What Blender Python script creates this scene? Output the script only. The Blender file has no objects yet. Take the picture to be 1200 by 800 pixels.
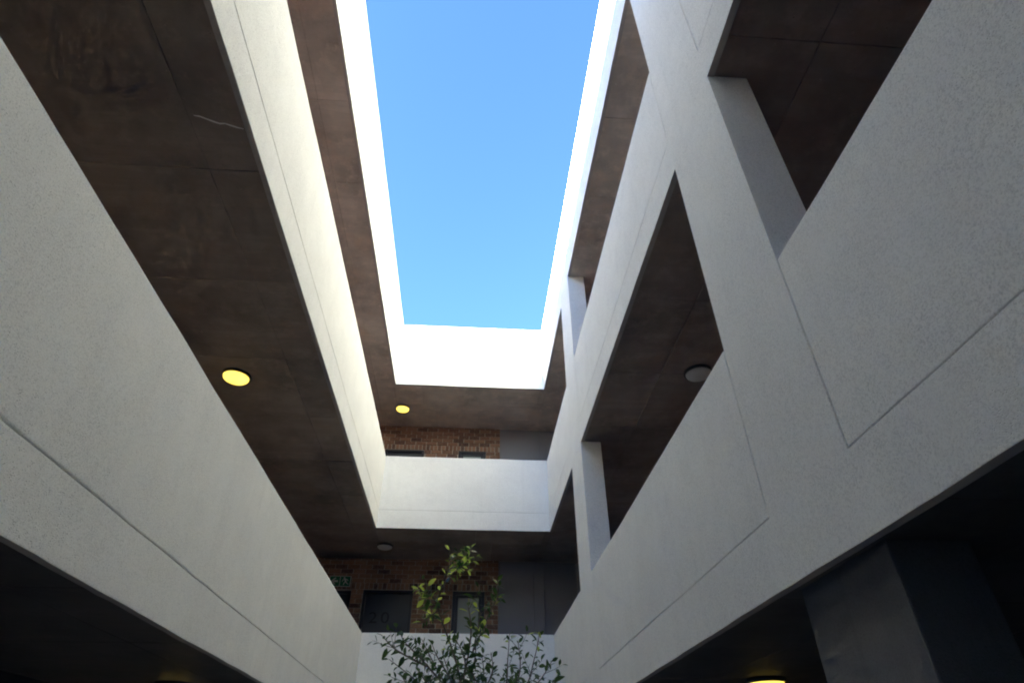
import bpy, bmesh, math, random
from mathutils import Vector, Matrix, noise
random.seed(7)
scene = bpy.context.scene
col = scene.collection

# ------------------------------------------------------------------ camera, sky, sun, exposure
ZC = 1.6                                     # eye height
FPX, YAW, PITCH, ROLL = 699.365, 0.072297, 0.647397, -0.003449
def cam_axes():
    cy, sy, cp, sp = math.cos(YAW), math.sin(YAW), math.cos(PITCH), math.sin(PITCH)
    f = Vector((sy*cp, cy*cp, sp)); r = Vector((cy, -sy, 0)); u = r.cross(f)
    c, s = math.cos(ROLL), math.sin(ROLL)
    return c*r + s*u, -s*r + c*u, f
R_, U_, F_ = cam_axes()
cd = bpy.data.cameras.new('camera'); cam = bpy.data.objects.new('camera', cd); col.objects.link(cam)
cd.sensor_fit = 'HORIZONTAL'; cd.sensor_width = 36.0; cd.lens = FPX/1200*36
cd.clip_start = 0.05; cd.clip_end = 3000
m = Matrix((R_, U_, -F_)).transposed().to_4x4(); m.translation = (0, 0, ZC); cam.matrix_world = m
scene.camera = cam

SUN = Vector((0.917, 0.40, -0.297)).normalized()        # direction the light travels
el = math.asin(-SUN.z); az = math.atan2(-SUN.x, -SUN.y)
w = bpy.data.worlds.new('World'); scene.world = w; w.use_nodes = True
wn = w.node_tree.nodes; wl = w.node_tree.links
sky = wn.new('ShaderNodeTexSky'); sky.sky_type = 'NISHITA'; sky.sun_disc = False
sky.sun_elevation = el; sky.sun_rotation = az
sky.air_density = 0.75; sky.dust_density = 0.1; sky.ozone_density = 5.5
wl.new(sky.outputs[0], wn['Background'].inputs[0]); wn['Background'].inputs[1].default_value = 0.063
sd = bpy.data.lights.new('sun', 'SUN'); sd.energy = 5.0; sd.angle = math.radians(0.5); sd.color = (1, 0.90, 0.62)
so = bpy.data.objects.new('sun', sd); col.objects.link(so); so.rotation_euler = SUN.to_track_quat('-Z', 'Y').to_euler()
so.location = (0, 0, 30)
scene.view_settings.view_transform = 'Standard'; scene.view_settings.look = 'None'
scene.view_settings.exposure = 3.95; scene.view_settings.gamma = 1
scene.view_settings.use_curve_mapping = False
scene.render.engine = 'CYCLES'
scene.cycles.max_bounces = 24; scene.cycles.diffuse_bounces = 14; scene.cycles.transmission_bounces = 6
scene.cycles.filter_width = 2.0; scene.cycles.use_denoising = True; scene.cycles.use_adaptive_sampling = True; scene.cycles.adaptive_threshold = .02; scene.cycles.sample_clamp_indirect = 8

# ------------------------------------------------------------------ measures (metres; z from the courtyard floor)
XL, XR, YF = -1.593, 1.379, 10.145           # courtyard faces: left, right, far
YN = -0.9                                    # near end of the courtyard, behind the viewer
GAL = 1.75                                   # gallery depth
B = [ZC + .705, ZC + 3.605, ZC + 6.511]      # underside of each parapet
G = [ZC + 1.012, ZC + 3.925, None]           # scored joint above the slab edge
T = [ZC + 1.977, ZC + 4.943, ZC + 8.019]     # top of each parapet
PIERS = [(1.906, 2.607), (6.835, 7.589)]
OX0, OX1, OY0, OY1 = XL - GAL, XR + GAL, YN - GAL, YF + GAL   # outer walls, inner faces
PT, LIP = 0.20, 0.045

# ------------------------------------------------------------------ materials
def mat(name):
    m = bpy.data.materials.new(name); m.use_nodes = True
    nt = m.node_tree; return m, nt, nt.nodes['Principled BSDF']
def N(nt, t, **kw):
    n = nt.nodes.new(t)
    for k, v in kw.items(): setattr(n, k, v)
    return n
def noise_n(nt, vec, scale, detail=4, rough=.55):
    n = N(nt, 'ShaderNodeTexNoise'); n.inputs['Scale'].default_value = scale
    n.inputs['Detail'].default_value = detail; n.inputs['Roughness'].default_value = rough
    nt.links.new(vec, n.inputs['Vector']); return n.outputs['Fac']
def ramp(nt, fac, stops):
    r = N(nt, 'ShaderNodeValToRGB'); e = r.color_ramp.elements
    while len(e) < len(stops): e.new(.5)
    for q, (p, c) in zip(e, stops): q.position = p; q.color = c if len(c) == 4 else (*c, 1)
    nt.links.new(fac, r.inputs[0]); return r.outputs[0]
def mixc(nt, a, b, fac, mode='MIX'):
    x = N(nt, 'ShaderNodeMix', data_type='RGBA', blend_type=mode)
    for sock, v in ((x.inputs[6], a), (x.inputs[7], b), (x.inputs[0], fac)):
        if isinstance(v, (int, float)): sock.default_value = v
        elif isinstance(v, tuple): sock.default_value = (*v, 1) if len(v) == 3 else v
        else: nt.links.new(v, sock)
    return x.outputs[2]
def math_n(nt, op, a, b=0.0):
    x = N(nt, 'ShaderNodeMath', operation=op)
    for i, v in enumerate((a, b)):
        if isinstance(v, (int, float)): x.inputs[i].default_value = v
        else: nt.links.new(v, x.inputs[i])
    return x.outputs[0]
def bump(nt, h, dist, strength=1.0, normal=None):
    b = N(nt, 'ShaderNodeBump'); b.inputs['Distance'].default_value = dist; b.inputs['Strength'].default_value = strength
    nt.links.new(h, b.inputs['Height'])
    if normal: nt.links.new(normal, b.inputs['Normal'])
    return b.outputs[0]
def scaled(nt, vec, s):
    mp = N(nt, 'ShaderNodeMapping'); mp.inputs['Scale'].default_value = s; nt.links.new(vec, mp.inputs[0]); return mp.outputs[0]

def plaster(name, base, dirt=.12, pits=.75):
    m, nt, p = mat(name)
    co = N(nt, 'ShaderNodeTexCoord').outputs['Object']
    big = noise_n(nt, co, .9, 5, .6); mid = noise_n(nt, co, 5, 6, .65); fine = noise_n(nt, co, 160, 3, .7)
    c = mixc(nt, base, tuple(v*(1-dirt) for v in base), ramp(nt, big, [(.35, (0,0,0)), (.7, (1,1,1))]))
    c = mixc(nt, c, tuple(v*(1-dirt*.8) for v in base), ramp(nt, mid, [(.45, (0,0,0)), (.75, (1,1,1))]))
    # rain streaks running down the face
    st = noise_n(nt, scaled(nt, co, (9, 9, .35)), 1.0, 5, .7)
    c = mixc(nt, c, tuple(v*(1-dirt*1.9) for v in base), math_n(nt, 'MULTIPLY', ramp(nt, st, [(.52, (0,0,0)), (.78, (1,1,1))]), .55))
    # open pits in the float finish
    v = N(nt, 'ShaderNodeTexVoronoi'); v.inputs['Scale'].default_value = 125; nt.links.new(co, v.inputs['Vector'])
    pit = ramp(nt, v.outputs['Distance'], [(.14, (1,1,1)), (.34, (0,0,0))])
    gate = ramp(nt, noise_n(nt, co, 34, 3, .7), [(.43, (0,0,0)), (.58, (1,1,1))])
    gate2 = ramp(nt, big, [(.3, (.35,)*3), (.65, (1,1,1))])
    pit = math_n(nt, 'MULTIPLY', math_n(nt, 'MULTIPLY', pit, gate), gate2)
    c = mixc(nt, c, tuple(v*.38 for v in base), math_n(nt, 'MULTIPLY', pit, pits))
    gr = noise_n(nt, co, 125, 3, .7)
    gb = ramp(nt, noise_n(nt, co, 3.2, 5, .65), [(.32, (.35,)*3), (.68, (1,1,1))])
    c = mixc(nt, c, tuple(v*.62 for v in base), math_n(nt, 'MULTIPLY', ramp(nt, gr, [(.46, (0,0,0)), (.72, (1,1,1))]), gb))  # grain speckle: shading of the fine relief put into the colour
    nt.links.new(c, p.inputs['Base Color']); p.inputs['Roughness'].default_value = .92
    p.inputs['Specular IOR Level'].default_value = .25
    h = math_n(nt, 'ADD', math_n(nt, 'MULTIPLY', fine, .55), math_n(nt, 'MULTIPLY', pit, -1.0))
    b1 = bump(nt, mid, .010, .5); nt.links.new(bump(nt, h, .0024, .7, b1), p.inputs['Normal'])
    return m
M = {}
M['plaster'] = plaster('plaster', (.915, .915, .875), .07)
M['grey_plaster'] = plaster('grey_plaster', (.30, .30, .315), .1, .2)
M['shaded_wall'] = plaster('shaded_wall', (.07, .07, .075), .1, .2)  # ground-floor and backing walls, deep shade put into the colour
M['column_paint'] = plaster('column_paint', (.19, .195, .2), .2, .8)

def concrete(name, base):
    m, nt, p = mat(name)
    co = N(nt, 'ShaderNodeTexCoord').outputs['Object']; oi = N(nt, 'ShaderNodeObjectInfo')
    big = noise_n(nt, co, 1.3, 6, .62); mid = noise_n(nt, co, 6, 7, .7); fine = noise_n(nt, co, 90, 4, .7)
    c = mixc(nt, base, tuple(v*.5 for v in base), ramp(nt, big, [(.38, (0,0,0)), (.68, (1,1,1))]))
    c = mixc(nt, c, (base[0]*1.35, base[1]*1.28, base[2]*1.22), math_n(nt, 'MULTIPLY', ramp(nt, mid, [(.5, (0,0,0)), (.72, (1,1,1))]), .6))
    c = mixc(nt, c, (base[0]*1.0, base[1]*.84, base[2]*.72), math_n(nt, 'MULTIPLY', ramp(nt, noise_n(nt, co, 2.3, 5, .6), [(.52, (0,0,0)), (.7, (1,1,1))]), .55))
    grain = noise_n(nt, scaled(nt, co, (2.5, 60, 1)), 1, 4, .6)                  # ply grain printed into the cast
    c = mixc(nt, c, tuple(v*.72 for v in base), math_n(nt, 'MULTIPLY', ramp(nt, grain, [(.5, (0,0,0)), (.75, (1,1,1))]), .35))
    brd = noise_n(nt, scaled(nt, co, (.8, 9, 1)), 1, 2, .5)                        # board widths
    c = mixc(nt, c, tuple(v*.70 for v in base), math_n(nt, 'MULTIPLY', ramp(nt, brd, [(.50, (0,0,0)), (.53, (1,1,1))]), .28))
    sp = noise_n(nt, co, 14, 8, .8)
    c = mixc(nt, c, tuple(min(.8, v*1.7) for v in base), math_n(nt, 'MULTIPLY', ramp(nt, sp, [(.62, (0,0,0)), (.70, (1,1,1))]), .5))
    c = mixc(nt, c, tuple(v*.35 for v in base), math_n(nt, 'MULTIPLY', ramp(nt, sp, [(.26, (1,1,1)), (.36, (0,0,0))]), .7))
    tint = ramp(nt, oi.outputs['Random'], [(0, (.84, .83, .82)), (1, (1.0, .99, .98))])
    c = mixc(nt, c, tint, 1.0, 'MULTIPLY')
    v = N(nt, 'ShaderNodeTexVoronoi'); v.inputs['Scale'].default_value = 26; nt.links.new(co, v.inputs['Vector'])
    hole = math_n(nt, 'MULTIPLY', ramp(nt, v.outputs['Distance'], [(.06, (1,1,1)), (.15, (0,0,0))]), ramp(nt, mid, [(.52, (0,0,0)), (.6, (1,1,1))]))
    c = mixc(nt, c, tuple(v*.3 for v in base), math_n(nt, 'MULTIPLY', hole, .8))
    nt.links.new(c, p.inputs['Base Color']); p.inputs['Roughness'].default_value = .62
    p.inputs['Specular IOR Level'].default_value = .35
    h = math_n(nt, 'ADD', math_n(nt, 'MULTIPLY', fine, .3), math_n(nt, 'MULTIPLY', hole, -1))
    nt.links.new(bump(nt, h, .003, .6, bump(nt, mid, .006, .4)), p.inputs['Normal'])
    return m
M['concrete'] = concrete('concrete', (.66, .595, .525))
M['concrete_shaded'] = concrete('concrete_shaded', (.37, .31, .26))  # same concrete for the middle soffits, darkened to stand for gallery shade
M['concrete_deep_shade'] = concrete('concrete_deep_shade', (.13, .115, .10))  # lowest slab and soffit, ground-floor shade put into the colour

def brick_mat():
    m, nt, p = mat('clay_brick')
    oi = N(nt, 'ShaderNodeObjectInfo'); geo = N(nt, 'ShaderNodeNewGeometry')
    at = N(nt, 'ShaderNodeAttribute'); at.attribute_name = 'tone'; at.attribute_type = 'GEOMETRY'
    rnd = math_n(nt, 'FRACT', math_n(nt, 'ADD', oi.outputs['Random'], at.outputs['Fac']))
    c = ramp(nt, rnd, [(0, (.13, .08, .065)), (.2, (.26, .145, .10)), (.5, (.38, .225, .145)), (.72, (.31, .175, .115)), (.88, (.21, .12, .088)), (1, (.12, .08, .072))])
    n1 = noise_n(nt, geo.outputs['Position'], 30, 5, .7)
    c = mixc(nt, c, (.55, .42, .30), math_n(nt, 'MULTIPLY', ramp(nt, n1, [(.52, (0,0,0)), (.7, (1,1,1))]), .5))
    nt.links.new(c, p.inputs['Base Color']); p.inputs['Roughness'].default_value = .9
    nt.links.new(bump(nt, noise_n(nt, geo.outputs['Position'], 120, 4, .7), .004, .7), p.inputs['Normal'])
    return m
M['brick'] = brick_mat()
def simple(name, c, rough=.6, metal=0, var=.15, scale=8, spec=.5):
    m, nt, p = mat(name)
    co = N(nt, 'ShaderNodeTexCoord').outputs['Object']
    n = noise_n(nt, co, scale, 5, .65)
    nt.links.new(mixc(nt, tuple(v*(1-var) for v in c), tuple(min(1, v*(1+var)) for v in c), n), p.inputs['Base Color'])
    p.inputs['Roughness'].default_value = rough; p.inputs['Metallic'].default_value = metal
    p.inputs['Specular IOR Level'].default_value = spec
    return m
M['mortar'] = simple('mortar', (.42, .37, .30), .95, 0, .3, 25)
M['brick_far'] = simple('brick_far', (.28, .14, .09), .9, 0, .4, 12)
M['frame'] = simple('dark_frame', (.030, .032, .038), .45)
M['door'] = simple('door_paint', (.050, .055, .062), .5, 0, .1, 3)
M['digit'] = simple('digit_paint', (.012, .012, .014), .6)
M['metal'] = simple('metal', (.45, .45, .46), .35, 1)
M['panel'] = simple('panel_paint', (.27, .275, .29), .55, 0, .08, 2)
M['glass'] = simple('frosted_glass', (.34, .39, .37), .15, 0, .06, 3)
M['lamp_base'] = simple('lamp_base', (.06, .06, .058), .5)
M['diffuser'] = simple('lamp_diffuser', (.72, .72, .70), .35, 0, .04)
M['green'] = simple('sign_green', (.02, .20, .09), .5, 0, .1)
M['white'] = simple('sign_white', (.70, .74, .68), .5, 0, .05)
M['wire'] = simple('pale_tape', (.85, .83, .76), .6)
M['paving'] = simple('paving', (.42, .41, .39), .85, 0, .2, 6)
M['screed'] = simple('screed', (.42, .40, .37), .8, 0, .12, 4)
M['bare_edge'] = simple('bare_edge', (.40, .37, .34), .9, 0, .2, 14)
M['ground'] = simple('ground', (.14, .13, .11), .95, 0, .3, .5)
M['soil'] = simple('soil', (.05, .036, .025), 1, 0, .5, 30)
M['bark'] = simple('bark', (.16, .13, .10), .9, 0, .35, 60)
M['planter'] = simple('planter_concrete', (.33, .32, .30), .85, 0, .15, 10)
M['roof_sheet'] = simple('roof_sheet', (.42, .42, .41), .8, 0, .15, 2)
def lit(name, c, s):
    m, nt, p = mat(name)
    co = N(nt, 'ShaderNodeTexCoord').outputs['Object']
    p.inputs['Base Color'].default_value = (.8, .78, .7, 1)
    nt.links.new(mixc(nt, c, (c[0], c[1]*.93, c[2]*.72), noise_n(nt, co, 9, 2)), p.inputs['Emission Color'])
    p.inputs['Emission Strength'].default_value = s; p.inputs['Roughness'].default_value = .4
    return m
M['lit'] = lit('lit_diffuser', (1.0, .72, .12), .14)
def leaf_mat(name, c, tr, tw):
    m, nt, p = mat(name)
    oi = N(nt, 'ShaderNodeObjectInfo'); at = N(nt, 'ShaderNodeAttribute'); at.attribute_name = 'tone'
    rnd = math_n(nt, 'FRACT', math_n(nt, 'ADD', oi.outputs['Random'], at.outputs['Fac']))
    cc = mixc(nt, tuple(v*.65 for v in c), tuple(v*1.3 for v in c), rnd)
    nt.links.new(cc, p.inputs['Base Color']); p.inputs['Roughness'].default_value = .38
    t = N(nt, 'ShaderNodeBsdfTranslucent'); t.inputs[0].default_value = (*tr, 1)
    mx = N(nt, 'ShaderNodeMixShader'); mx.inputs[0].default_value = tw
    nt.links.new(p.outputs[0], mx.inputs[1]); nt.links.new(t.outputs[0], mx.inputs[2])
    nt.links.new(mx.outputs[0], nt.nodes['Material Output'].inputs[0])
    return m
M['leaf'] = leaf_mat('leaf', (.042, .072, .022), (.11, .21, .035), .35)
M['young_leaf'] = leaf_mat('young_leaf', (.30, .38, .07), (.68, .80, .14), .5)

# ------------------------------------------------------------------ mesh helpers
def link(name, me, material, parent=None):
    o = bpy.data.objects.new(name, me); col.objects.link(o)
    if material is not None and not me.materials: me.materials.append(material)
    if parent is not None: o.parent = parent
    return o
BARE = ('slab_edge', 'facade_frame')
def build(name, bm, material, parent=None, smooth=False):
    me = bpy.data.meshes.new(name); bm.normal_update(); bm.to_mesh(me); bm.free()
    if smooth:
        for p in me.polygons: p.use_smooth = True
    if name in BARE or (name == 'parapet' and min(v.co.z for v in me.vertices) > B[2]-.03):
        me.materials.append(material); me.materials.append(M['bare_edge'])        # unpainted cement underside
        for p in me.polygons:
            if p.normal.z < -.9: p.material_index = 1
    return link(name, me, material, parent)
def empty(name, loc, parent=None):
    o = bpy.data.objects.new(name, None); col.objects.link(o); o.location = loc; o.empty_display_size = .2
    if parent is not None: o.parent = parent
    return o
def tag(o, label=None, cat=None, group=None, kind=None):
    for k, v in (('label', label), ('category', cat), ('group', group), ('kind', kind)):
        if v: o[k] = v
    return o
def add_box(bm, x0, x1, y0, y1, z0, z1):
    vs = [bm.verts.new((x, y, z)) for x in (x0, x1) for y in (y0, y1) for z in (z0, z1)]
    for f in ((0,1,3,2), (4,6,7,5), (0,4,5,1), (2,3,7,6), (0,2,6,4), (1,5,7,3)):
        bm.faces.new([vs[i] for i in f])
def bevel(bm, w, seg=1):
    bmesh.ops.recalc_face_normals(bm, faces=bm.faces)
    es = [e for e in bm.edges if len(e.link_faces) == 2 and e.calc_face_angle(0) > .6]
    if w: bmesh.ops.bevel(bm, geom=es, offset=w, segments=seg, profile=.6, affect='EDGES', clamp_overlap=True)
def chop(bm, axis, step, lo, hi):
    n = Vector((0,0,0)); n[axis] = 1; t = lo + step
    while t < hi - .05:
        c = Vector((0,0,0)); c[axis] = t
        bmesh.ops.bisect_plane(bm, geom=bm.verts[:]+bm.edges[:]+bm.faces[:], plane_co=c, plane_no=n)
        t += step
def wobble(bm, amp=.0035):
    # hand-floated plaster: edges and joints wander by a few millimetres
    for v in bm.verts:
        q = v.co
        v.co = q + Vector((noise.noise(q*1.1)*.5, noise.noise(q*1.1 + Vector((9,0,0)))*.6,
                           noise.noise(q*1.7 + Vector((0,7,0))) + .6*noise.noise(q*4 + Vector((3,7,0))) + .5*noise.noise(q*14 + Vector((3,1,5)))))*amp
def bx(name, x0, x1, y0, y1, z0, z1, material, parent=None, bw=.004, wob=0, step=.11):
    bm = bmesh.new(); add_box(bm, x0, x1, y0, y1, z0, z1); bevel(bm, bw, 2 if wob else 1)
    if wob:
        if y1-y0 > 1: chop(bm, 1, step, y0, y1)
        if x1-x0 > 1: chop(bm, 0, step, x0, x1)
        wobble(bm, wob)
    return build(name, bm, material, parent)
def grid_solid(ucuts, vcuts, filled, w0, w1, to3):
    bm = bmesh.new(); V = {}
    def vv(i, j, k):
        if (i, j, k) not in V: V[i, j, k] = bm.verts.new(to3(ucuts[i], vcuts[j], (w0, w1)[k]))
        return V[i, j, k]
    nu, nv = len(ucuts)-1, len(vcuts)-1
    F = lambda i, j: 0 <= i < nu and 0 <= j < nv and filled((ucuts[i]+ucuts[i+1])/2, (vcuts[j]+vcuts[j+1])/2)
    for i in range(nu):
        for j in range(nv):
            if not F(i, j): continue
            for k in (0, 1): bm.faces.new([vv(i,j,k), vv(i+1,j,k), vv(i+1,j+1,k), vv(i,j+1,k)])
            for di, dj, a, b in ((-1,0,(i,j),(i,j+1)), (1,0,(i+1,j),(i+1,j+1)), (0,-1,(i,j),(i+1,j)), (0,1,(i,j+1),(i+1,j+1))):
                if not F(i+di, j+dj): bm.faces.new([vv(*a,0), vv(*b,0), vv(*b,1), vv(*a,1)])
    bmesh.ops.recalc_face_normals(bm, faces=bm.faces)
    return bm
def add_tube(bm, pts, radii, seg=7):
    rings = []
    for i, p in enumerate(pts):
        d = (pts[min(i+1, len(pts)-1)] - pts[max(i-1, 0)]).normalized()
        a = d.orthogonal().normalized(); b = d.cross(a)
        rings.append([bm.verts.new(p + (a*math.cos(t)+b*math.sin(t))*radii[i]) for t in [2*math.pi*k/seg for k in range(seg)]])
    for r0, r1 in zip(rings, rings[1:]):
        for k in range(seg): bm.faces.new([r0[k], r0[(k+1)%seg], r1[(k+1)%seg], r1[k]])
    bm.faces.new(rings[0]); bm.faces.new(rings[-1])
def add_lathe(bm, prof, seg=40):
    rings = [[bm.verts.new((r*math.cos(2*math.pi*k/seg), r*math.sin(2*math.pi*k/seg), z)) for k in range(seg)] for r, z in prof]
    for r0, r1 in zip(rings, rings[1:]):
        for k in range(seg): bm.faces.new([r0[k], r0[(k+1)%seg], r1[(k+1)%seg], r1[k]])
    bm.faces.new(rings[0]); bm.faces.new(rings[-1])
    bmesh.ops.recalc_face_normals(bm, faces=bm.faces)

# ------------------------------------------------------------------ ground
def sheet(name, x0, x1, y0, y1, z, material):
    bm = bmesh.new(); bm.faces.new([bm.verts.new(p) for p in ((x0,y0,z), (x1,y0,z), (x1,y1,z), (x0,y1,z))])
    return tag(build(name, bm, material), kind='structure')
sheet('ground', -900, 900, -900, 900, -.02, M['ground'])
sheet('pavement', OX0, OX1, OY0, OY1, 0, M['paving'])

# ------------------------------------------------------------------ the building round the courtyard
house = tag(empty('apartment_building', (0, 0, 0)), 'white plastered apartment building with brown concrete galleries round a narrow open courtyard', 'building')
J = .0045                                    # half width of a scored joint
P = M['plaster']

# left side: slab edge, scored joint, parapet, no piers
for k in range(3):
    y0, y1 = YN - PT, YF + PT; q0, q1 = YN - LIP, YF + LIP
    if G[k]:
        bx('slab_edge', XL-LIP, XL, q0, q1, B[k], G[k]-J, P, house, .005, .005)
        bx('parapet', XL-PT, XL, y0, y1, G[k]+J, T[k], P, house, .007, .005)
        bx('joint_backing', XL-PT+.01, XL-.013, y0, y1, G[k]-.02, G[k]+.02, P, house, 0, .004)
    else:
        bx('parapet', XL-LIP, XL, q0, q1, B[k], T[k], P, house, .007, .005)
        bx('roof_upstand', XL-PT, XL-LIP, y0, y1, B[k]+.2, T[k]-.006, P, house, .004)
# far and near ends
for (yf, s) in ((YF, 1), (YN, -1)):
    for k in range(3):
        q = lambda d0, d1: (min(yf+s*d0, yf+s*d1), max(yf+s*d0, yf+s*d1))
        x0, x1 = XL+.001, XR-.001
        if G[k]:
            bx('slab_edge', x0, x1, *q(0, LIP), B[k], G[k]-J*.6, P, house, .005, .003)
            bx('parapet', x0, x1, *q(0, PT), G[k]+J*.6, T[k], P, house, .007, .003)
            bx('joint_backing', x0, x1, *q(.008, PT-.01), G[k]-.02, G[k]+.02, P, house, 0, .003)
        else:
            bx('parapet', x0, x1, *q(0, LIP), B[k], T[k], P, house, .007, .003)
            bx('roof_upstand', x0, x1, *q(LIP, PT), B[k]+.2, T[k]-.006, P, house, .004)
# right side: one plastered frame of slab edges and piers, infill parapets scored off from it
y0, y1 = YN - LIP, YF + LIP
PW = .26
ys = sorted({y0, y1, *[v for p in PIERS for v in p]})
zs = [B[0], G[0], B[1], G[1], B[2], T[2]]
in_pier = lambda y: any(a < y < b for a, b in PIERS)
def fr(y, z):
    if B[0] < z < G[0] or B[1] < z < G[1] or z > B[2]: return True
    return in_pier(y)
bm = grid_solid(ys, zs, fr, 0, LIP, lambda u, v, w_: (XR + w_, u, v))
bevel(bm, .003, 2); chop(bm, 1, .11, y0, y1); chop(bm, 2, .25, B[0], T[2]); wobble(bm, .005)
tag(build('facade_frame', bm, P, house), 'white plastered frame of piers and slab edges with scored joints')
for a, b in PIERS:                                        # the piers' full depth behind the plaster skin
    for k in (0, 1):
        bm = bmesh.new(); add_box(bm, XR+LIP-.004, XR+PW, a+.0005, b-.0005, G[k]-.02, B[k+1]+.011); bevel(bm, .005, 2); chop(bm, 2, .4, G[k], B[k+1]); wobble(bm, .003)
        build('pier', bm, P, house)
bays = []; e = y0
for a, b in PIERS: bays.append((e, a)); e = b
bays.append((e, y1))
for k in (0, 1):
    for a, b in bays:
        ja = .009 if a != y0 else 0; jb = .009 if b != y1 else 0
        bx('parapet', XR, XR+PT, a+ja, b-jb, G[k]+J, T[k], P, house, .005, .005)
        bx('joint_backing', XR+.022, XR+PT-.01, a-.03, b+.03, G[k]-.02, T[k]-.06, P, house, 0, .004)
bx('roof_upstand', XR+LIP, XR+PT, y0, y1, B[2]+.2, T[2]-.004, P, house, .004)

# slabs with the printed formwork panels of their soffits
def soffits(k, slab):
    mt = (M['concrete_deep_shade'], M['concrete_shaded'], M['concrete'])[k]
    z = B[k] + .014
    def panel(x0, x1, y0, y1):
        g = .002; dz = random.uniform(-.0012, .0012)
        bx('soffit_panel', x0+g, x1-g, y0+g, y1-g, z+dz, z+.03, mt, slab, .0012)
    def cuts(a, b, off, step=1.195):
        c = [a]; t = a + off
        while t < b - .1: c.append(t); t += step
        return c + [b]
    # left and right runs
    for xe, xo, xj in ((XL-LIP, OX0, XL-.40), (XR+LIP, OX1, XR+.62)):
        for n, (xa, xb) in enumerate(((xe, xj), (xj, xo))):
            cs = cuts(OY0, OY1, [.72, .72][n] if k else .72)
            for a, b in zip(cs, cs[1:]): panel(min(xa, xb), max(xa, xb), a, b)
    for ye, yo in ((YF+LIP, OY1), (YN-LIP, OY0)):
        ym = ye + (yo-ye)*.42
        for n, (ya, yb) in enumerate(((ye, ym), (ym, yo))):
            cs = cuts(XL-LIP, XR+LIP, .55 + .3*n)
            for a, b in zip(cs, cs[1:]): panel(a, b, min(ya, yb), max(ya, yb))
for k in range(3):
    z1 = G[k] if G[k] else B[k] + .32
    bm = grid_solid([OX0-.2, XL-LIP, XR+LIP, OX1+.2], [OY0-.2, YN-LIP, YF+LIP, OY1+.2],
                    lambda u, v: not (XL-LIP < u < XR+LIP and YN-LIP < v < YF+LIP), B[k]+.026, z1-.022, lambda u, v, w_: (u, v, w_))
    slab = build('floor_slab' if k < 2 else 'roof_slab', bm, M['concrete'] if k else M['concrete_deep_shade'], house)
    soffits(k, slab)
    if k < 2:
        bm = grid_solid([OX0-.1, XL-PT+.02, XR+PT-.02, OX1+.1], [OY0-.1, YN-PT+.02, YF+PT-.02, OY1+.1],
                        lambda u, v: not (XL-PT+.02 < u < XR+PT-.02 and YN-PT+.02 < v < YF+PT-.02), z1-.022, z1-.004, lambda u, v, w_: (u, v, w_))
        build('screed', bm, M['screed'], slab)

# outer walls of the galleries
for k, (z0, z1) in enumerate(((-.01, B[0]+.03), (G[0]-.022, B[1]+.03), (G[1]-.022, B[2]+.03))):
    mt = M['brick_far'] if k else M['shaded_wall']
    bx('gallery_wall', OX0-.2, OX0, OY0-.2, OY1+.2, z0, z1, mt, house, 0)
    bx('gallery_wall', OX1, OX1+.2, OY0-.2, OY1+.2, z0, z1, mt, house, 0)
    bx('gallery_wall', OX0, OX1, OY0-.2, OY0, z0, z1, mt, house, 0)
bx('gallery_wall', OX0, OX1, OY1, OY1+.2, -.01, B[0]+.03, M['shaded_wall'], house, 0)
bx('light_block_wall', OX0-.2, OX1+.2, OY1+.2, OY1+.4, -.01, T[2]-.5, M['shaded_wall'], house, 0)  # added unseen wall, stops light leaking through door and window gaps
# ground floor columns set back under the galleries
for a, b in PIERS:
    bx('column', XR+.10, XR+.42, a+.12, b+.08, 0, B[0]+.02, M['column_paint'], house, .01, .002)

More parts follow.
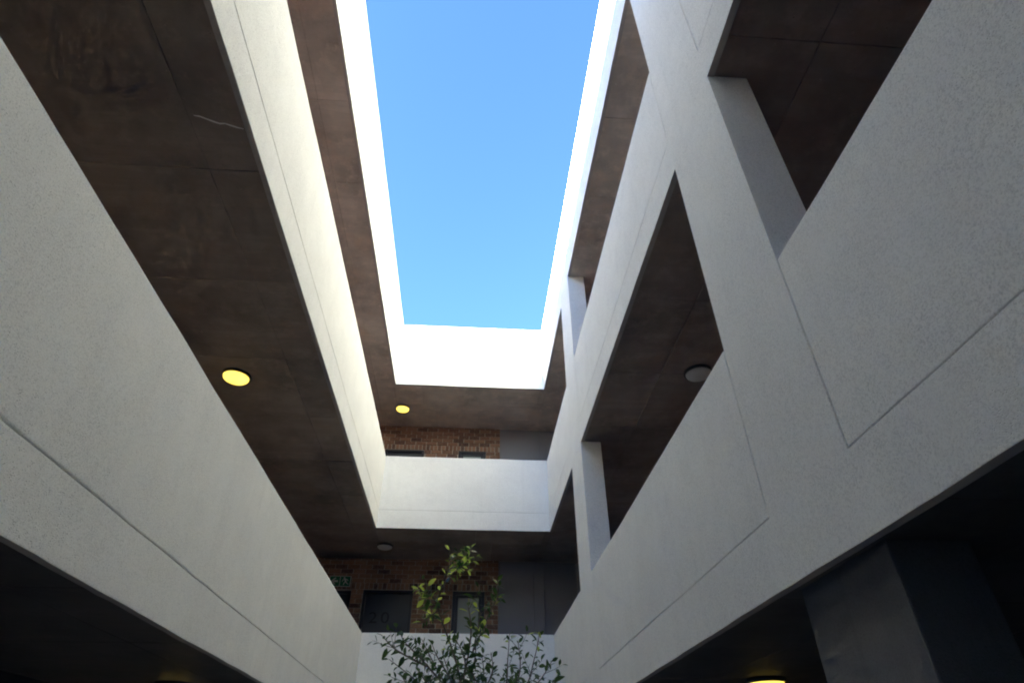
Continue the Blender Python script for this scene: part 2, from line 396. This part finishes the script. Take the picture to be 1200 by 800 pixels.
# ------------------------------------------------------------------ far gallery wall: brickwork, doors, window, grey wall
WY = OY1                                    # face of the brickwork
XG = .585                                   # where brick gives way to grey plaster
DOORS = {1: [(-3.02, -2.17, 3.03), (-1.945, -1.02, 3.05)], 2: [(-3.02, -2.17, 5.95), (-1.90, -1.06, 5.96)]}
WINS = {1: (-.275, .325, 1.95, 3.045), 2: (-.315, .28, 4.85, 5.965)}
bricks = []                                 # (x, z, w, h, level)
for lv in (1, 2):
    zf = G[lv-1] - ZC; zt = B[lv] - ZC + .012
    holes = [(a, b, zf-.1, t) for a, b, t in DOORS[lv]] + [WINS[lv]]
    hd = max(t for a, b, t in DOORS[lv]) + .012                 # soldier course over the openings
    xs = sorted({OX0, XG, *[v for h in holes for v in h[:2]]}); zc = sorted({zf-.02, zt, *[v for h in holes for v in h[2:] if v > zf-.02]})
    bm = grid_solid(xs, [v+ZC for v in zc], lambda u, v: not any(h[0] < u < h[1] and h[2] < v-ZC < h[3] for h in holes), WY+.010, WY+.2, lambda u, v, w_: (u, w_, v))
    wall = build('brick_wall', bm, M['mortar'], house)
    bm = grid_solid([XG, OX1], [zf+ZC-.02, zt+ZC], lambda u, v: True, WY+.012, WY+.2, lambda u, v, w_: (u, w_, v))
    gw = build('plaster_wall', bm, M['grey_plaster'], house)
    for n, (a, b) in enumerate(((XG+.006, 1.254), (1.262, 1.455), (1.463, 2.10), (2.108, OX1))):
        bx('wall_panel', a, b, WY-.012, WY+.014, zf+ZC, zt+ZC-.012 - (.0 if n == 0 else .012), M['panel'], gw, .003)
    rows = []; z = hd
    def course(z, h, wd, off):
        x = OX0 - off
        while x < XG:
            a, b = max(x, OX0)+.005, min(x+wd, XG)-.003
            segs = [(a, b)]
            for h0 in holes:
                if z + h > h0[2] and z < h0[3]:
                    nn = []
                    for s0, s1 in segs:
                        if s1 <= h0[0] or s0 >= h0[1]: nn.append((s0, s1))
                        else:
                            if s0 < h0[0]-.012: nn.append((s0, h0[0]-.006))
                            if s1 > h0[1]+.012: nn.append((h0[1]+.006, s1))
                    segs = nn
            for s0, s1 in segs:
                if s1-s0 > .02: bricks.append((s0, s1, z, z+h, lv, wall))
            x += wd + .010
    course(hd, .106, .073, 0)
    z = hd + .116; i = 0
    while z + .02 < zt: course(z, min(.073, zt - z), .222, .116*(i % 2)); z += .083; i += 1
    z = hd - .083; i = 1
    while z > zf: course(z, .073, .222, .116*(i % 2)); z -= .083; i += 1
def shown(b):                               # apparent size of a brick seen over the parapets
    x0, x1, z0, z1, lv, _ = b
    lim = (2.30 if lv == 1 else 5.76)
    if z1 < lim: return 0
    if x1 < (-2.75 if lv == 1 else -2.0): return 0
    d = Vector((x0, WY, z0)).length
    return (x1-x0)*(z1-z0)/d**2
bricks.sort(key=lambda b: -shown(b))
cache = {}
def brick_mesh(wd, h, v):
    key = (round(wd, 3), round(h, 3), v)
    if key not in cache:
        bm = bmesh.new(); add_box(bm, -wd/2, wd/2, 0, .05, -h/2, h/2); bevel(bm, .004, 1)
        for q in bm.verts: q.co += noise.noise_vector(q.co*9 + Vector((v*5, 0, 0)))*.0025
        me = bpy.data.meshes.new('brick'); bm.to_mesh(me); bm.free(); me.materials.append(M['brick'])
        cache[key] = me
    return cache[key]
rest = {1: [], 2: []}; walls = {}
for n, b in enumerate(bricks):
    x0, x1, z0, z1, lv, wall = b; walls[lv] = wall
    yy = WY - .006 + random.uniform(-.004, .004)
    if n < 298 and shown(b) > 0:
        o = link('brick', brick_mesh(x1-x0, z1-z0, random.randrange(3)), None, wall)
        o.location = ((x0+x1)/2, yy, (z0+z1)/2+ZC); o.rotation_euler = (0, random.uniform(-.006, .006), random.uniform(-.01, .01))
    else: rest[lv].append((x0, x1, yy, z0, z1))
for lv in rest:
    bm = bmesh.new(); tone = []
    for x0, x1, yy, z0, z1 in rest[lv]:
        add_box(bm, x0, x1, yy, yy+.05, z0+ZC, z1+ZC); tone += [random.random()]*8
    o = build('brickwork', bm, M['brick'], walls[lv]); tag(o, kind='stuff')
    a = o.data.attributes.new('tone', 'FLOAT', 'POINT'); a.data.foreach_set('value', tone)

def text_mesh(name, s, size, sx, material, parent, loc):
    cu = bpy.data.curves.new('t', 'FONT'); cu.body = s; cu.size = size; cu.extrude = .002; cu.align_x = 'CENTER'
    to = bpy.data.objects.new('t', cu); col.objects.link(to)
    me = bpy.data.meshes.new_from_object(to.evaluated_get(bpy.context.evaluated_depsgraph_get()))
    bpy.data.objects.remove(to); me.transform(Matrix.Rotation(math.pi/2, 4, 'X') @ Matrix.Diagonal((sx, 1, 1, 1)))
    o = link(name, me, material, parent); o.location = loc; return o
for lv in (1, 2):
    for n, (a, b, t) in enumerate(DOORS[lv]):
        zf = G[lv-1]; z1 = t + ZC; fw = .05
        d = bx('door', a+fw+.004, b-fw-.004, WY+.055, WY+.10, zf+.01, z1-fw-.004, M['door'], house, .003)
        bm = grid_solid([a+.002, a+fw, b-fw, b-.002], [zf, z1-fw, z1-.002], lambda u, v: not (a+fw < u < b-fw and v < z1-fw), WY+.005, WY+.12, lambda u, v, w_: (u, w_, v))
        bevel(bm, .003); build('door_frame', bm, M['frame'], d)
        bm = bmesh.new(); add_tube(bm, [Vector((b-fw-.09, WY+.055, zf+1.0)), Vector((b-fw-.09, WY-.0, zf+1.0)), Vector((b-fw-.20, WY-.0, zf+1.0))], [.009]*3)
        build('handle', bm, M['metal'], d)
        if lv == 1 and n == 1:
            xc = (a+b)/2
            for ch, xx in (('2', -1.715), ('0', -1.495)):
                text_mesh('number_digit', ch, .27, 1.25, M['digit'], d, (xx, WY+.052, ZC+2.49))
    a, b, z0, z1 = WINS[lv]; z0 += ZC; z1 += ZC
    bm = grid_solid([a, a+.055, b-.055, b], [z0, z0+.055, z1-.055, z1], lambda u, v: not (a+.055 < u < b-.055 and z0+.055 < v < z1-.055), WY+.0, WY+.09, lambda u, v, w_: (u, w_, v))
    bevel(bm, .004); wi = build('window', bm, M['frame'], house)
    q = .075
    bm = grid_solid([a+.062, a+.062+q*.6, b-.062-q*.6, b-.062], [z0+.062, z0+.062+q*.6, z1-.062-q*.6, z1-.062],
                    lambda u, v: not (a+.062+q*.6 < u < b-.062-q*.6 and z0+.062+q*.6 < v < z1-.062-q*.6), WY+.02, WY+.07, lambda u, v, w_: (u, w_, v))
    bevel(bm, .003); build('sash', bm, M['frame'], wi)
    bx('pane', a+.10, b-.10, WY+.045, WY+.051, z0+.10, z1-.10, M['glass'], wi, 0)

# pale strip of tape on the soffit of the left gallery
bm = bmesh.new(); z = B[1] + .0105
wp = [(-1.955, 2.415), (-1.915, 2.42), (-1.875, 2.437), (-1.84, 2.452), (-1.80, 2.466), (-1.765, 2.463), (-1.73, 2.475), (-1.69, 2.488), (-1.65, 2.497)]
ww = [.002, .006, .005, .007, .006, .004, .006, .005, .002]
for zz in (z, z+.0015):
    a = [bm.verts.new((x, y-h, zz)) for (x, y), h in zip(wp, ww)]; b = [bm.verts.new((x, y+h, zz)) for (x, y), h in zip(wp, ww)]
    for k in range(len(a)-1): bm.faces.new([a[k], a[k+1], b[k+1], b[k]])
tag(build('plaster_tape', bm, M['wire'], house), 'thin pale plaster tape lying across the soffit')

# ------------------------------------------------------------------ ceiling lamps
def lamp(x, y, k, on, label, group=None):
    t = tag(empty('ceiling_lamp', (x, y, B[k]+.012)), label, 'lamp', group)
    bm = bmesh.new(); add_lathe(bm, [(.150, .006), (.152, -.012), (.146, -.026), (.138, -.030), (.134, -.022)]); build('base_ring', bm, M['lamp_base'], t, True)
    prof = [(.134, -.020)] + [(.134*math.cos(a), -.028 - .045*math.sin(a)) for a in [math.radians(d) for d in (0, 12, 25, 38, 52, 66, 80, 88)]]
    bm = bmesh.new(); add_lathe(bm, prof); build('diffuser', bm, M['lit'] if on else M['diffuser'], t, True)
    return t
lamp(-2.59, 5.58, 1, True, 'lit yellow round ceiling lamp under the wide brown soffit of the side gallery')
lamp(-1.525, 11.09, 2, True, 'small lit yellow round lamp above the upper brick wall')
lamp(-1.54, 11.09, 1, False, 'unlit white round lamp on the soffit above the numbered door')
lamp(2.386, 5.185, 1, False, 'unlit grey round lamp in the gallery opening between the white piers')
lamp(2.39, 5.24, 0, True, 'lit lamp under the lowest slab beside the dark grey column')
lamp(-2.36, 5.74, 0, True, 'lit lamp under the lowest slab below the long plain parapet')

# ------------------------------------------------------------------ exit sign
sx0, sx1, sz0, sz1 = -2.60, -2.205, ZC+3.095, ZC+3.285
sign = tag(empty('exit_sign', ((sx0+sx1)/2, WY-.02, sz0)), 'green emergency exit sign with arrow and running figure on brick above door', 'sign')
off = sign.location
def sbx(name, x0, x1, z0, z1, ya, yb, m): 
    return bx(name, x0-off.x, x1-off.x, ya-off.y, yb-off.y, z0-off.z, z1-off.z, m, sign, 0)
sbx('plate', sx0, sx1, sz0, sz1, WY-.022, WY-.006, M['white'])
mid = (sx0+sx1)/2 + .0
for a, b in ((sx0+.009, mid-.006), (mid+.006, sx1-.009)): sbx('green_field', a, b, sz0+.009, sz1-.009, WY-.0245, WY-.021, M['green'])
def flat(name, polys):
    bm = bmesh.new()
    for poly in polys:
        f = [bm.verts.new((x-off.x, WY-.027-off.y, z-off.z)) for x, z in poly]; g = [bm.verts.new((x-off.x, WY-.024-off.y, z-off.z)) for x, z in poly]
        bm.faces.new(f); bm.faces.new(g[::-1])
        for i in range(len(f)): bm.faces.new([f[i-1], f[i], g[i], g[i-1]])
    bmesh.ops.recalc_face_normals(bm, faces=bm.faces)
    return build(name, bm, M['white'], sign)
cx, cz = (sx0+mid)/2, (sz0+sz1)/2
flat('arrow', [[(cx+.062, cz+.017), (cx-.02, cz+.017), (cx-.02, cz-.017), (cx+.062, cz-.017)],
               [(cx-.07, cz), (cx+.0, cz+.062), (cx+.027, cz+.062), (cx-.035, cz), (cx+.027, cz-.062), (cx+.0, cz-.062)]])
cx = (mid+sx1)/2
def stroke(p, q, w_):
    d = Vector((q[0]-p[0], q[1]-p[1])).normalized(); n = Vector((-d.y, d.x))*w_/2
    return [(cx+p[0]+n.x, cz+p[1]+n.y), (cx+q[0]+n.x, cz+q[1]+n.y), (cx+q[0]-n.x, cz+q[1]-n.y), (cx+p[0]-n.x, cz+p[1]-n.y)]
flat('running_figure', [[(cx-.022+.015*math.cos(t), cz+.058+.015*math.sin(t)) for t in [k*math.pi/6 for k in range(12)]],
    stroke((-.012, .04), (.012, -.012), .026), stroke((-.012, .038), (-.05, .02), .012), stroke((-.05, .022), (-.055, -.008), .011),
    stroke((.0, .04), (.035, .03), .012), stroke((.035, .032), (.05, .005), .011),
    stroke((.012, -.01), (-.02, -.035), .015), stroke((-.02, -.03), (-.022, -.07), .013), stroke((.012, -.008), (.04, -.04), .015), stroke((.038, -.038), (.065, -.055), .013)])

# ------------------------------------------------------------------ sapling in its planter
def px(x, y, Y):
    d = F_ + R_*((x-600)/FPX) + U_*((400-y)/FPX); return d*(Y/d.y) + Vector((0, 0, ZC))
TX, TY = .02, 3.25
pl = tag(empty('planter', (TX, TY, 0)), 'low square concrete planter at the foot of the sapling', 'planter')
bm = grid_solid([-.45, -.38, .38, .45], [-.45, -.38, .38, .45], lambda u, v: not (abs(u) < .38 and abs(v) < .38), 0, .42, lambda u, v, w_: (u, v, w_))
bevel(bm, .01, 2); build('rim', bm, M['planter'], pl)
bx('soil', -.38, .38, -.38, .38, .01, .34, M['soil'], pl, 0)
tree = tag(empty('sapling', (TX, TY, .34)), 'slender leafy sapling with glossy green leaves in the courtyard', 'tree')
TO = Vector((TX, TY, .34))
rt = random.Random(21)
def leaf_mesh(bend, fold, wd):
    bm = bmesh.new(); prof = [(0, .05), (.12, .42), (.32, .92), (.52, 1.0), (.72, .78), (.88, .42), (1.0, .0)]
    rows = []
    for t, h in prof:
        z = -bend*t*t; hw = h*wd/2
        c = bm.verts.new((t, 0, z))
        rows.append((bm.verts.new((t, -hw, z+fold*hw)), c, bm.verts.new((t, hw, z+fold*hw))) if h > 0 else (c, c, c))
    for r0, r1 in zip(rows, rows[1:]):
        for i in (0, 1):
            f = [r0[i], r0[i+1], r1[i+1], r1[i]]; g = []
            for v in f:
                if v not in g: g.append(v)
            bm.faces.new(g)
    st = [bm.verts.new(p) for p in ((-.16, -.012, 0), (-.16, .012, 0), (0, .012, 0), (0, -.012, 0))]
    bm.faces.new(st)
    for f in bm.faces: f.smooth = True
    me = bpy.data.meshes.new('leaf'); bm.normal_update(); bm.to_mesh(me); bm.free(); return me
LEAVES = {}
for nm in ('leaf', 'young_leaf'):
    LEAVES[nm] = [leaf_mesh(*a) for a in ((.10, .35, .46), (.22, .5, .42), (.05, .25, .52), (.30, .3, .44))]
    for me in LEAVES[nm]: me.materials.append(M[nm])
# shoots: way points (picture column, row, distance), leaf count, share of young leaves
SH = [([(545,860,3.25), (536,780,3.24), (514,716,3.2), (516,692,3.18), (526,664,3.2), (527,645,3.22)], 26, .75),
      ([(517,690,3.18), (530,672,3.12), (545,660,3.08), (551,650,3.06)], 18, .8),
      ([(524,668,3.2), (536,664,3.3), (553,668,3.36)], 11, .7),
      ([(515,708,3.2), (505,698,3.15), (488,689,3.1)], 13, .55),
      ([(514,714,3.2), (506,720,3.26), (500,716,3.3)], 9, .5),
      ([(556,760,3.3), (572,722,3.42), (582,700,3.48), (585,684,3.5)], 15, .25),
      ([(545,790,3.25), (552,740,3.1), (548,706,3.05)], 14, .35),
      ([(553,770,3.3), (560,735,3.38), (563,716,3.4)], 11, .4),
      ([(536,820,3.25), (494,772,3.1), (476,754,3.02), (470,744,3.0)], 20, .25),
      ([(500,780,3.12), (466,762,3.0), (449,746,2.96)], 15, .1),
      ([(530,840,3.25), (486,796,3.3), (456,772,3.34)], 19, .05),
      ([(538,830,3.25), (508,776,3.36), (494,748,3.42)], 18, .1),
      ([(540,815,3.25), (545,775,3.15), (534,748,3.1)], 18, .12),
      ([(545,820,3.25), (556,775,3.2), (558,744,3.18)], 18, .15),
      ([(548,830,3.25), (576,792,3.2), (575,764,3.16)], 16, .05),
      ([(552,860,3.25), (590,810,3.3), (595,772,3.34), (597,742,3.36)], 18, .12),
      ([(580,835,3.26), (608,792,3.16), (607,750,3.12)], 16, .05),
      ([(570,860,3.26), (614,808,3.2), (626,772,3.16), (633,740,3.14)], 18, .1),
      ([(590,840,3.28), (630,800,3.4), (648,772,3.46)], 18, 0),
      ([(600,850,3.28), (636,812,3.1), (655,796,3.04)], 15, 0),
      ([(540,850,3.25), (528,796,3.3), (518,764,3.36)], 18, .05),
      ([(530,860,3.25), (488,816,3.12), (472,794,3.06)], 16, 0),
      ([(545,850,3.25), (560,806,3.1), (545,778,3.02)], 16, 0),
      ([(535,850,3.25), (505,806,3.4), (512,786,3.46)], 14, 0),
      ([(575,850,3.26), (600,815,3.42), (592,790,3.5)], 14, 0),
      ([(540,840,3.25), (530,800,3.12), (512,768,3.06), (505,750,3.04)], 17, .05),
      ([(543,835,3.25), (540,795,3.38), (530,765,3.44)], 16, 0),
      ([(546,835,3.25), (566,800,3.36), (565,768,3.42)], 16, .05),
      ([(538,845,3.25), (500,800,3.18), (484,770,3.16)], 17, .05),
      ([(545,845,3.25), (536,806,3.0), (548,786,2.96)], 15, 0),
      ([(560,850,3.26), (588,818,3.1), (612,800,3.06)], 15, 0),
      ([(540,850,3.25), (515,815,3.0), (498,800,2.96)], 15, 0),
      ([(530,890,3.25), (470,850,3.2), (448,815,3.18)], 15, 0),
      ([(560,890,3.25), (640,850,3.3), (668,822,3.34)], 15, 0),
      ([(545,900,3.25), (530,850,3.0), (520,815,2.92)], 15, 0),
      ([(545,900,3.25), (580,860,3.0), (585,820,2.94)], 15, 0)]
trunk_top = px(545, 850, 3.25)
bm = bmesh.new()
add_tube(bm, [TO - Vector((0,0,.05)) - TO + Vector((0,0,0)), Vector((.01, .0, .5)), Vector((-.005, .01, 1.0)), trunk_top - TO], [.022, .018, .015, .012], 9)
build('trunk', bm, M['bark'], tree, True)
def curve(pts, n):
    out = []
    for i in range(len(pts)-1):
        p0, p1, p2, p3 = pts[max(i-1, 0)], pts[i], pts[i+1], pts[min(i+2, len(pts)-1)]
        for k in range(n):
            t = k/n; out.append(.5*((2*p1) + (p2-p0)*t + (2*p0-5*p1+4*p2-p3)*t*t + (3*p1-p0-3*p2+p3)*t**3))
    return out + [pts[-1]]
spots = []
def leaves_on(c, nl, yf, s0):
    L = [0]
    for a, b in zip(c, c[1:]): L.append(L[-1] + (b-a).length)
    ang = rt.uniform(0, 6)
    for i in range(nl):
        s = L[-1]*(s0 + (1-s0)*(i+.5)/nl + rt.uniform(-.03, .03)); s = min(max(s, 0), L[-1]*.999)
        k = next(j for j in range(len(L)-1) if L[j+1] >= s)
        p = c[k].lerp(c[k+1], (s-L[k])/max(1e-6, L[k+1]-L[k])); d = (c[k+1]-c[k]).normalized()
        ang += 2.4 + rt.uniform(-.7, .7)
        a = d.orthogonal().normalized(); b = d.cross(a); side = a*math.cos(ang) + b*math.sin(ang)
        tipw = i/nl
        dr = (side*(1.0-.35*tipw) + d*(.3+.5*tipw) + Vector((0, 0, rt.uniform(-.5, .25)))).normalized()
        up = (Vector((0, 0, 1)) + Vector((rt.uniform(-.9, .9), rt.uniform(-.9, .9), 0))).normalized()
        yv = up.cross(dr).normalized(); zv = dr.cross(yv)
        sz = rt.uniform(.034, .058)*(1 - .3*tipw)*rt.uniform(.8, 1.1)
        mx = Matrix((dr, yv, zv)).transposed().to_4x4(); mx.translation = p + dr*sz*.16
        young = rt.random() < yf*(0.45+.9*tipw)
        spots.append((p.z, mx @ Matrix.Scale(sz, 4), young))
for pts, nl, yf in SH:
    c = curve([px(*p) - TO for p in pts], 6)
    bm = bmesh.new(); n = len(c)
    add_tube(bm, c, [.0042*(1-i/n)+.0011 for i in range(n)], 5)
    leaves_on(c, int(nl*1.1), yf, .25)
    for q in range(rt.choice((2, 3, 3))):                    # side twigs
        k = rt.randrange(n//4, n-2); d = (c[k+1]-c[k]).normalized(); a = d.orthogonal().normalized(); b = d.cross(a)
        t = rt.uniform(0, 6.28); dr = ((a*math.cos(t)+b*math.sin(t))*.9 + d*.7 + Vector((0, 0, .25))).normalized(); ln = rt.uniform(.05, .11)
        tw = [c[k], c[k] + dr*ln*.5 + Vector((0, 0, .004)), c[k] + dr*ln + Vector((0, 0, .012))]
        add_tube(bm, tw, [.0018, .0014, .0008], 4)
        leaves_on(tw, rt.randrange(4, 7), yf, .2)
    build('branch', bm, M['bark'], tree, True)
spots.sort(key=lambda s: -s[0])
bmr = bmesh.new(); tone = []
for i, (z, mx, young) in enumerate(spots):
    me = rt.choice(LEAVES['young_leaf' if young else 'leaf'])
    if i < 300:
        o = link('leaf', me, None, tree); o.matrix_basis = mx
    else:
        n0 = len(bmr.verts); bmr.from_mesh(me); bmr.verts.ensure_lookup_table()
        for v in bmr.verts[n0:]: v.co = mx @ v.co
        tone += [rt.random()]*(len(bmr.verts)-n0)
o = tag(build('foliage', bmr, M['leaf'], tree, True), kind='stuff')
a = o.data.attributes.new('tone', 'FLOAT', 'POINT'); a.data.foreach_set('value', tone)
print('leaves', len(spots), 'bricks', len(bricks))
